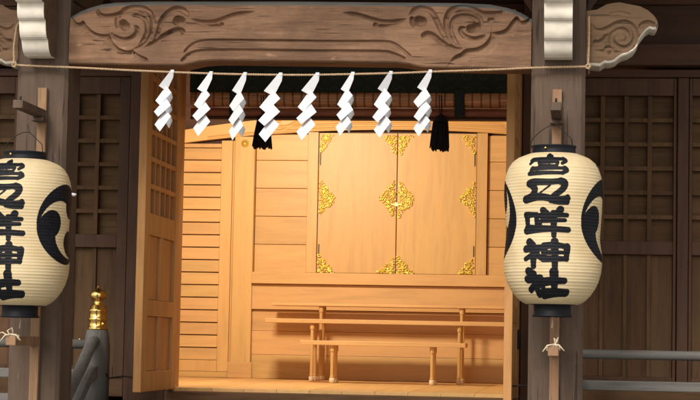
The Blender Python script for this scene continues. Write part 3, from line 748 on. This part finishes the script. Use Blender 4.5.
# twisted two-strand cord
def twist(path, r, pitch, ph=0):
    out = [[], []]; acc = 0; P = [Vector(p) for p in path]
    Q = [P[0]]
    for a, b in zip(P[:-1], P[1:]):
        n_ = max(1, int((b-a).length/.006))
        Q += [a+(b-a)*(k+1)/n_ for k in range(n_)]
    side = None
    for i, p in enumerate(Q):
        t = ((Q[i+1] if i+1 < len(Q) else p)-(Q[i-1] if i else p)).normalized()
        if side is None: side = t.cross(Vector((0, 1, 0.01))).normalized()
        side = (side-t*side.dot(t)).normalized(); u = t.cross(side)
        if i: acc += (p-Q[i-1]).length
        for k in (0, 1):
            a = acc/pitch*2*math.pi+math.pi*k; out[k].append(p+side*math.cos(a)*r+u*math.sin(a)*r)
    return out
xl, zl = at(14.5, 65, RY); xr, zr = at(588, 66.6, RY)
upl = [(xl-.002, RY, zl+.005), (xl-.012, -.03, zl+.10), (xl-.006, -.01, zl+.22), (xl-.004, .08, zl+.31)]
upr = [(xr, RY, zr+.005), (xr+.004, -.03, zr+.12), (xr+.004, -.012, zr+.26), (xr+.004, .06, zr+.325)]
rope = MB()
for path in (upl[::-1]+line3+upr,):
    for s_ in twist(path, .0034, .026): rope.tube(s_, .0042, 6)
# knots and wrap behind the columns
for (x, z, sx) in ((xl, zl, -1), (xr, zr, 1)):
    for s_ in twist([(x, RY, z), (x+sx*.004, .05, z+.008), (x+sx*.004, .30, z+.012)], .0034, .026): rope.tube(s_, .0042, 6)
    for s_ in twist([(x+.011*cs(a), RY-.006+.004*sn(a*2), z+.011*sn(a)) for a in [i*.5 for i in range(14)]], .003, .03): rope.tube(s_, .0042, 6)
ro = rope.build('straw_rope', M['rope'], None, 0)
tag(ro, 'thin twisted straw rope strung between the two porch columns', 'rope')

def rope_z(x): return float(np.interp(x, [p[0] for p in rpts], [p[1] for p in rpts]))
ords = ['leftmost', 'second', 'third', 'fourth', 'fifth', 'sixth', 'seventh', 'rightmost']
shide = [(172, 60, 18, .86, 1.05), (211, 62, 8, .92, 1.0), (245, 65, 24, .80, 1.02), (280.5, 66.5, 0, 1, 1), (317.5, 65, -3, .98, 1), (352.5, 61, 24, .78, 1.0), (390.5, 63, 12, .82, 1.02), (430, 63, 20, .82, 1.0)]
for i, (px, ln, rot, sq, _) in enumerate(shide):
    x, _z = at(px, 74, RY); z = rope_z(x)
    k = ln/66.5/180
    P4 = [[(-1.5,-1.2),(2.5,-1.2),(1.8,6),(-6,22),(-16,17)],
          [(-6.8,18.4),(1.4,26.2),(-13.8,36.7),(-20.8,31.5)],
          [(-5.9,33.2),(1.4,40.2),(-14.6,50.7),(-21,45.5)],
          [(-6.8,46.4),(1.4,54.2),(-13.8,66.5),(-21,58.6)]]
    rnd = random.Random(i*5+1)
    lab = {0: 'leftmost white zigzag paper streamer, hanging before the open left door', 7: 'rightmost white zigzag paper streamer, beside the black tassel'}.get(i, '%s white zigzag paper streamer from the left on the rope' % ords[i])
    mb = MB(); sq_ = sq
    tl = [rnd.uniform(-.12, .12)-.10, .30+rnd.uniform(-.1, .1), .22+rnd.uniform(-.15, .1), .34+rnd.uniform(-.1, .1)]
    for q, poly in enumerate(P4):
        cy = sum(p[1] for p in poly)/len(poly); cxx = sum(p[0] for p in poly)/len(poly)
        sw = rnd.uniform(-1.0, 1.0) if q > 1 else 0
        vs = []
        rt = rnd.uniform(-.11, .11) if q else 0
        for (u, v) in poly:
            du = (u-cxx)*cs(rt)-(v-cy)*sn(rt); dv = (u-cxx)*sn(rt)+(v-cy)*cs(rt)
            yy = -.010-.004*q+(-du*.6-dv*.3)*tl[q]/180*3-(.012 if q == 2 else 0)
            g_ = 1.06 if q else 1.0; gv = 1.24 if q else 1.0; vs.append(((cxx+du*g_)*sq_*k+sw*k, yy, -(cy+dv*gv)*k))
        n_ = len(vs); nrm = Vector((0, .0008, 0))
        mb.add(vs+[Vector(v_)+nrm for v_ in vs], [list(range(n_)), [n_+j for j in range(n_)][::-1]]+[(j, (j+1) % n_, n_+(j+1) % n_, n_+j) for j in range(n_)])
        if q and rot > 10:   # the returning fold seen past the panel's edge
            a = Vector(vs[1]); b = Vector(vs[2 if n_ == 4 else 3]); d_ = Vector((.002, .030, -.010)); m_ = a+(b-a)*.45
            q4 = [a+Vector((0, .0016, 0)), a+d_+Vector((.002, 0, -.012)), m_+d_+Vector((.012, 0, -.016)), m_+Vector((0, .0016, 0))]
            mb.add(q4+[p_+nrm for p_ in q4], [(0,1,2,3),(7,6,5,4),(0,1,5,4),(1,2,6,5),(2,3,7,6),(3,0,4,7)])
    # loop over the rope
    mb.box(-.007, .012, -.012, .012, -.006, .0115)
    o = mb.build('paper_streamer', M['paperwhite'], None, 0)
    o.location = (x, RY, z); o.rotation_euler = (R(rnd.uniform(-4, 4)), 0, R(rnd.uniform(-6, 6)))
    tag(o, lab, 'paper streamer', 'white paper streamers on the straw rope')

# ------------------------------------------------------------------ paper lanterns
LY = -.45
SC = FPX/(-CAM[1]+LY)/1.0        # px per metre there
RL = .262
zb = at(553, 304.5, LY)[1]; ztp = at(553, 154.5, LY)[1]; HL = ztp-zb
tprof = [(0,.50),(.012,.60),(.03,.73),(.06,.84),(.10,.915),(.15,.965),(.21,.993),(.27,1.0),(.34,.99),(.42,.965),(.50,.950),(.58,.958),(.66,.98),(.73,.992),(.79,.975),(.85,.925),(.90,.85),(.94,.765),(.97,.68),(.99,.59),(1,.52)]
tf = interp(tprof)
c0 = 553.0
def th(px):   # bearing on the paper of a stroke point traced on the nearer lantern
    return math.asin(max(-.98, min(.98, (px-c0)/50.0)))
strokes = {
 '宮': [([(140,60),(158,66)],9),([(52,84),(120,80),(225,79)],7.5),([(225,79),(236,88),(214,104)],7),([(60,84),(50,104)],7.5),([(92,99),(192,97)],5.5),([(94,99),(100,119)],6),([(190,99),(184,118)],6),([(98,119),(186,117)],5.5),([(146,117),(136,132)],6),([(66,134),(150,131),(222,131)],6.5),([(66,134),(58,160)],8),([(224,132),(234,142),(212,158)],8),([(56,161),(130,157),(212,157)],7)],
 '之': [([(60,198),(82,190),(150,190),(205,184)],9.5),([(205,186),(222,196),(212,225),(172,258)],9.5),([(66,202),(84,225),(76,250),(52,268)],8.5),([(152,208),(128,228),(106,246)],2.6),([(44,276),(90,264),(130,266),(180,276),(236,270)],10),([(160,280),(200,288),(234,290)],8),([(236,262),(238,290)],6)],
 '咩': [([(46,344),(48,402)],8),([(92,346),(90,400)],7),([(42,344),(92,342)],8),([(46,404),(92,402)],7.5),([(122,322),(140,334)],8),([(204,318),(186,334)],9),([(112,347),(170,343),(236,344)],7.5),([(118,370),(228,368)],6.5),([(44,418),(110,410),(170,410),(244,413)],9.5),([(172,338),(174,440)],9),([(108,378),(106,392)],6)],
 '神': [([(58,466),(76,478)],9),([(46,500),(108,492)],9),([(104,496),(84,520),(46,548)],8),([(80,512),(80,584)],9),([(100,532),(114,546)],7),([(128,486),(180,480),(236,488)],8.5),([(130,488),(126,548)],8),([(238,488),(234,548)],8.5),([(130,517),(234,516)],6),([(126,548),(234,546)],8),([(178,464),(180,590)],9.5)],
 '社': [([(58,602),(80,612)],10),([(48,640),(110,630)],9.5),([(106,634),(84,660),(48,692)],9),([(84,655),(88,712)],10),([(104,660),(120,676)],8),([(176,604),(182,705)],11),([(132,650),(180,645),(230,645)],10),([(116,708),(180,702),(252,702)],12)],
}
def lantern_mesh():
    nu, nv = 420, 384
    t = np.linspace(0, 1, nv+1); rad = np.array([tf(x) for x in t])*RL
    rib = np.abs(np.sin(np.pi*48*t))
    rad = rad-.0016*rib**.8*np.minimum(1, np.minimum(t, 1-t)*30)
    ang = np.linspace(-math.pi, math.pi, nu, endpoint=False)
    TT, AA = np.meshgrid(t, ang, indexing='ij')
    RR = np.repeat(rad[:, None], nu, 1)
    RR = RR*(1+.004*np.sin(AA*3+TT*5)+.003*np.sin(AA*7-TT*9)) - .0012*(np.abs(np.sin(AA*5.0)) < .03)
    X = RR*np.sin(AA); Y = -RR*np.cos(AA); Z = HL*(1-TT)
    # ink field in metres on the unrolled paper
    U = AA*RL; V = -TT*HL
    ink = np.full(U.shape, 1.0)
    th0 = TEXT0
    for ch, sts in strokes.items():
        fat = {'宮': 1.45, '之': 1.72, '咩': 1.72, '神': 1.78, '社': 1.78}[ch]; vsq = {'宮': .86, '之': .93, '咩': .97, '神': .95, '社': .95}[ch]; vm = {'宮': 111, '之': 240, '咩': 375, '神': 525, '社': 656}[ch]
        for pts, r_ in sts:
            q = []
            for x, y in pts:
                pxx = 515+x/4.7; pyy = 145+(vm+(y-vm)*vsq)/4.7
                q.append(np.array([(th(pxx)-th0)*RL, -((pyy-154.5)/150.0)*HL]))
            q = smooth_line(q, 3) if len(q) > 2 else q
            D, T_, _s = seg_field(U, V, q)
            ink = np.minimum(ink, D-r_*(1+.14*np.cos(np.pi*T_))*fat/4.7/187.0)
    for side in (-1, 1):       # three-comma crest on both flanks
        cu = side*math.pi/2*RL; cv = -.445*HL; Rm = .222
        for q in range(3):
            ph = R(60+120*q)
            for k in range(46):
                tt = k/45; r_ = .318*Rm*(1-tt)**1.3+.002; a = ph+tt*R(142); d_ = min(.54*Rm+.5*Rm*min(1, tt/.35)**.8, .985*Rm-r_)
                ink = np.minimum(ink, np.hypot(U-cu-d_*math.cos(a), V-cv-d_*math.sin(a)*1.0)-r_)
    verts = np.stack([X, Y, Z], -1).reshape(-1, 3)
    faces = []
    for j in range(nv):
        for i in range(nu):
            a = j*nu+i; b = j*nu+(i+1) % nu; faces.append((a, a+nu, b+nu, b))
    me = bpy.data.meshes.new('paper_shade'); me.from_pydata(verts.tolist(), [], faces)
    at_ = me.attributes.new('ink', 'FLOAT', 'POINT'); at_.data.foreach_set('value', ink.reshape(-1).astype(np.float32))
    me.polygons.foreach_set('use_smooth', [True]*len(faces)); me.materials.append(M['lantern'])
    return me
TEXT0 = R(-9.5)
LM = lantern_mesh()
def lantern(cx, cz, rz, label):
    t = empty('paper_lantern', (cx, LY, cz), rz, label=label, cat='lantern', group='paper lanterns hung on the porch columns')
    s = bpy.data.objects.new('paper_shade', LM); COL.objects.link(s); s.parent = t
    MB().lathe([(.0, HL-.02), (.128, HL-.02), (.128, HL-.001), (.114, HL+.004), (.114, HL+.034), (.118, HL+.038), (.118, HL+.044), (.100, HL+.044), (.098, HL+.0)], (0,0,0), 40).build('top_ring', M['lacquer'], t)
    MB().lathe([(.0, .012), (.13, .012), (.13, .001), (.098, -.004), (.098, -.052), (.104, -.056), (.104, -.066), (.08, -.066), (.078, -.02), (.0, -.02)], (0,0,0), 40).build('bottom_ring', M['lacquer'], t)
    st_ = MB()
    for a in (-.35, .9, 2.2, 3.6, 5.0): st_.lathe([(.006, 0), (.005, .004), (.001, .006)], (0,0,0), 8, 'y')
    arc = smooth_line([(-.118, -.01, HL+.03), (-.122, -.01, HL+.065), (-.085, -.008, HL+.112), (-.03, 0, HL+.150), (.012, .02, HL+.158)], 6)
    MB().tube([tuple(p) for p in arc], .0026, 8).build('wire_handle', M['iron'], t)
    MB().tube([(.10, .02, HL+.03), (.085, .03, HL+.09), (.012, .02, HL+.158), (.0, .02, HL+.20)], .0026).build('hanging_loop', M['iron'], t)
    MB().lathe([(.0065, -.119), (.0065, -.115)], (-.03, 0, HL+.025), 8, 'y').build('rivet', M['brass'], t)
    MB().tube([(0, 0, -.02), (.003, .002, -.08), (0, 0, -.125)], .004).build('bottom_cord', M['string'], t)
xl_, _ = at(22.5, 235, LY); xr_, _ = at(553, 235, LY)
lantern(xl_, at(22, 305.5, LY)[1], R(0)-R(9), 'paper lantern on the left column, its crest turned to the front')
lantern(xr_, zb, R(-6.5), 'paper lantern on the right column, with its name written full to the front')

# paper ties at the lower bracket arms
def tie(cx, z, label, sgn):
    t = MB(); y = -.455
    for k in range(4):
        a = 2*math.pi*k/4
        t.tube([(cx+.034*cs(u), y+.03*sn(u), z+.025+.004*k-.008*sn(u*2+k)) for u in [j*.52+a for j in range(13)]], .0045, 6)
    t.tube([(cx, y-.03, z+.035), (cx-.02*sgn, y-.034, z+.07), (cx+.005, y-.034, z+.085), (cx+.012, y-.03, z+.05)], .0045, 6)
    t.tube([(cx, y-.034, z+.05), (cx-.03, y-.04, z+.045), (cx-.055, y-.045, z+.012)], [.006, .005, .003], 6)
    t.tube([(cx, y-.034, z+.05), (cx+.03, y-.04, z+.048), (cx+.058, y-.045, z+.018)], [.006, .005, .003], 6)
    t.tube([(cx-.01, y-.034, z+.04), (cx-.05, y-.03, z+.060), (cx-.075, y-.03, z+.052)] if sgn > 0 else [(cx, y-.034, z+.04), (cx+.02, y-.03, z+.075), (cx+.026, y-.02, z+.09)], [.005, .004, .002], 6)
    o = t.build('string_tie', M['string'], None, 0, (cx, y, z)); o.location = (cx, y, z)
    tag(o, label, 'string tie', 'string ties under the lanterns')
tie(XL+.012, .245, 'knotted pale string on the bracket below the left lantern', 1)
tie(XR-.005, .245, 'knotted pale string on the bracket below the right lantern', -1)
# twist of paper on a nail beside the left lantern
xp, zp = at(72, 195, -.02)
pt = MB().tube([(xp-.028, -.05, zp+.004), (xp, -.055, zp+.002), (xp+.026, -.06, zp-.003), (xp+.036, -.06, zp+.002)], [.004, .009, .010, .003], 8).tube([(xp-.09, .0, zp+.004), (xp-.028, -.05, zp+.004)], .003, 6).build('paper_twist', M['paperwhite'])
tag(pt, 'small white paper twist pinned to the left column beside its lantern', 'paper twist')

# ------------------------------------------------------------------ veranda railings with stair handrails
def railing(s, label):
    rx, rz = -1.475 if s < 0 else 1.475, -.135
    t = empty('veranda_railing', (rx, 1.2, rz), label=label, cat='railing', group='grey veranda railings beside the steps')
    L_ = parent_loc(t)
    # newel post tapering to the finial
    zt_ = .335
    po = MB().lathe([(.082, 0), (.082, .36), (.076, .42), (.066, zt_-rz)], (rx, 1.2, rz), 20).build('newel_post', M['grey_z'], t, 0, L_)
    q = .001+zt_
    fin = [(.060, 0), (.064, .004), (.064, .012), (.057, .016), (.057, .055), (.062, .060), (.062, .072), (.056, .077), (.056, .110), (.060, .115), (.060, .124), (.052, .130), (.048, .150), (.030, .160), (.026, .178), (.030, .186), (.046, .196), (.054, .212), (.050, .230), (.036, .246), (.016, .256), (.008, .272), (.001, .284)]
    MB().lathe(fin, (rx, 1.2, q), 28).build('onion_finial', M['brass'], po, 0, parent_loc(po))
    # top, middle and bottom rails along the veranda
    e = s*4.35
    a, b = sorted((rx+s*.05, e))
    MB().lathe([(.029, a), (.029, b)], (0, 1.2, .244), 20, 'x').build('top_rail', M['grey_x'], t, 0, L_)
    MB().box(a+.02, b, 1.175, 1.225, .025, .085).build('middle_rail', M['grey_x'], t, .006, L_)
    MB().box(a+.02, b, 1.16, 1.24, -.132, -.075).build('bottom_rail', M['grey_x'], t, .006, L_)
    x = 2.55
    while x < 4.35:
        MB().box(s*x-.03, s*x+.03, 1.17, 1.23, -.074, .024).box(s*x-.025, s*x+.025, 1.178, 1.222, .086, .214).build('baluster', M['grey_z'], t, .004, L_); x += .9
    # stair handrail sweeping down towards the path
    yo = 1.13
    pts = smooth_line([(rx, 1.20, .262), (rx, 1.12, .262), (rx, 1.02, .225), (rx, .86, .125), (rx, .5, -.075), (rx, .0, -.37), (rx, -.36, -.585)], 5)
    MB().tube([tuple(p) for p in pts], .036, 16).build('handrail', M['grey_y'], t, 0, L_)
    pts = smooth_line([(rx+.0, 1.13, .085), (rx, 1.0, .055), (rx, .84, -.03), (rx, .5, -.235), (rx, .0, -.53), (rx, -.36, -.745)], 5)
    lo = [(p[1], p[2]-.05) for p in pts][::-1]; hi = [(p[1], p[2]+.03) for p in pts]
    MB().prism(hi+lo, 'x', rx-.030, rx+.030).build('lower_stair_rail', M['grey_y'], t, .006, L_)
    MB().box(rx-.06, rx+.06, -.50, -.38, GZ, -.42).prism([(rx-.06, -.50), (rx+.06, -.50), (rx+.06, -.38), (rx-.06, -.38)], 'z', -.418, -.40).build('foot_post', M['grey_z'], t, .008, L_)
    st_ = MB()
    for dx in (-.20, -.11, -.06) if s < 0 else (): st_.lathe([(.014, 0), (.012, .005), (.005, .009)], (rx+s*-dx, 1.2, .272), 10)
    st_.lathe([(.013, 0), (.010, -.006), (.004, -.010)], (rx-s*.052, 1.136, .372), 10, 'y')
    st_.build('brass_studs', M['brass'], t, 0, L_)
railing(-1, 'grey rounded railing with a gilt onion finial, left of the doorway')
railing(1, 'grey horizontal railing running right from behind the right column')

# ------------------------------------------------------------------ lamp in the room
def lamp(x, y, z, w, d, label):
    t = empty('ceiling_lamp', (x, y, z), label=label, cat='lamp')
    t.rotation_euler = (R(58), 0, 0)
    MB().box(-.02, .02, -.02, .02, .036, .50).build('arm', M['iron'], t)
    MB().box(-w/2-.03, w/2+.03, -d/2-.03, d/2+.03, -.02, .035).build('housing', M['hinoki_x'], t, .004)
    MB().box(-w/2, w/2, -d/2, d/2, -.05, -.021).build('diffuser', M['bulb'], t, .003)
    ld = bpy.data.lights.new('lamp_light', 'AREA'); ld.shape = 'RECTANGLE'; ld.size = w; ld.size_y = d; ld.energy = ROOM; ld.color = (1, .83, .61)
    lo = bpy.data.objects.new('lamp_light', ld); COL.objects.link(lo); lo.location = (0, 0, -.056); lo.parent = t
ROOM = 60
lamp(-.80, 2.40, 2.32, .45, .22, 'box lamp tilted towards the altar behind the rolled blind')

# ------------------------------------------------------------------ sky, sun, view
w = bpy.data.worlds.new('World'); S.world = w; w.use_nodes = True
nt = w.node_tree; nt.nodes.clear()
sky = nt.nodes.new('ShaderNodeTexSky'); sky.sky_type = 'NISHITA'; sky.sun_disc = False
EL, AZ = 41, 196
sky.sun_elevation = R(EL); sky.sun_rotation = R(AZ); sky.air_density = 1.0; sky.dust_density = 3.0; sky.ozone_density = 1.0
bg = nt.nodes.new('ShaderNodeBackground'); bg.inputs[1].default_value = .105
hs = nt.nodes.new('ShaderNodeHueSaturation'); hs.inputs['Saturation'].default_value = .12
o_ = nt.nodes.new('ShaderNodeOutputWorld'); nt.links.new(sky.outputs[0], hs.inputs['Color']); wb = nt.nodes.new('ShaderNodeMix'); wb.data_type = 'RGBA'; wb.blend_type = 'MULTIPLY'; wb.inputs[0].default_value = 1; wb.inputs[7].default_value = (1, .905, .785, 1)
nt.links.new(hs.outputs[0], wb.inputs[6]); nt.links.new(wb.outputs[2], bg.inputs[0]); nt.links.new(bg.outputs[0], o_.inputs[0])
sd = bpy.data.lights.new('sun', 'SUN'); sd.energy = 1.15; sd.angle = R(22); sd.color = (1, .90, .78)
so = bpy.data.objects.new('sun', sd); COL.objects.link(so)
dv = Vector((math.sin(R(AZ))*math.cos(R(EL)), math.cos(R(AZ))*math.cos(R(EL)), math.sin(R(EL))))
so.rotation_euler = dv.to_track_quat('Z', 'Y').to_euler(); so.location = (0, -5, 20)
S.view_settings.view_transform = 'Standard'; S.view_settings.look = 'None'; S.view_settings.gamma = 1; S.view_settings.exposure = 1.05
S.view_settings.use_curve_mapping = False
S.render.engine = 'CYCLES'
S.cycles.max_bounces = 8; S.cycles.diffuse_bounces = 5
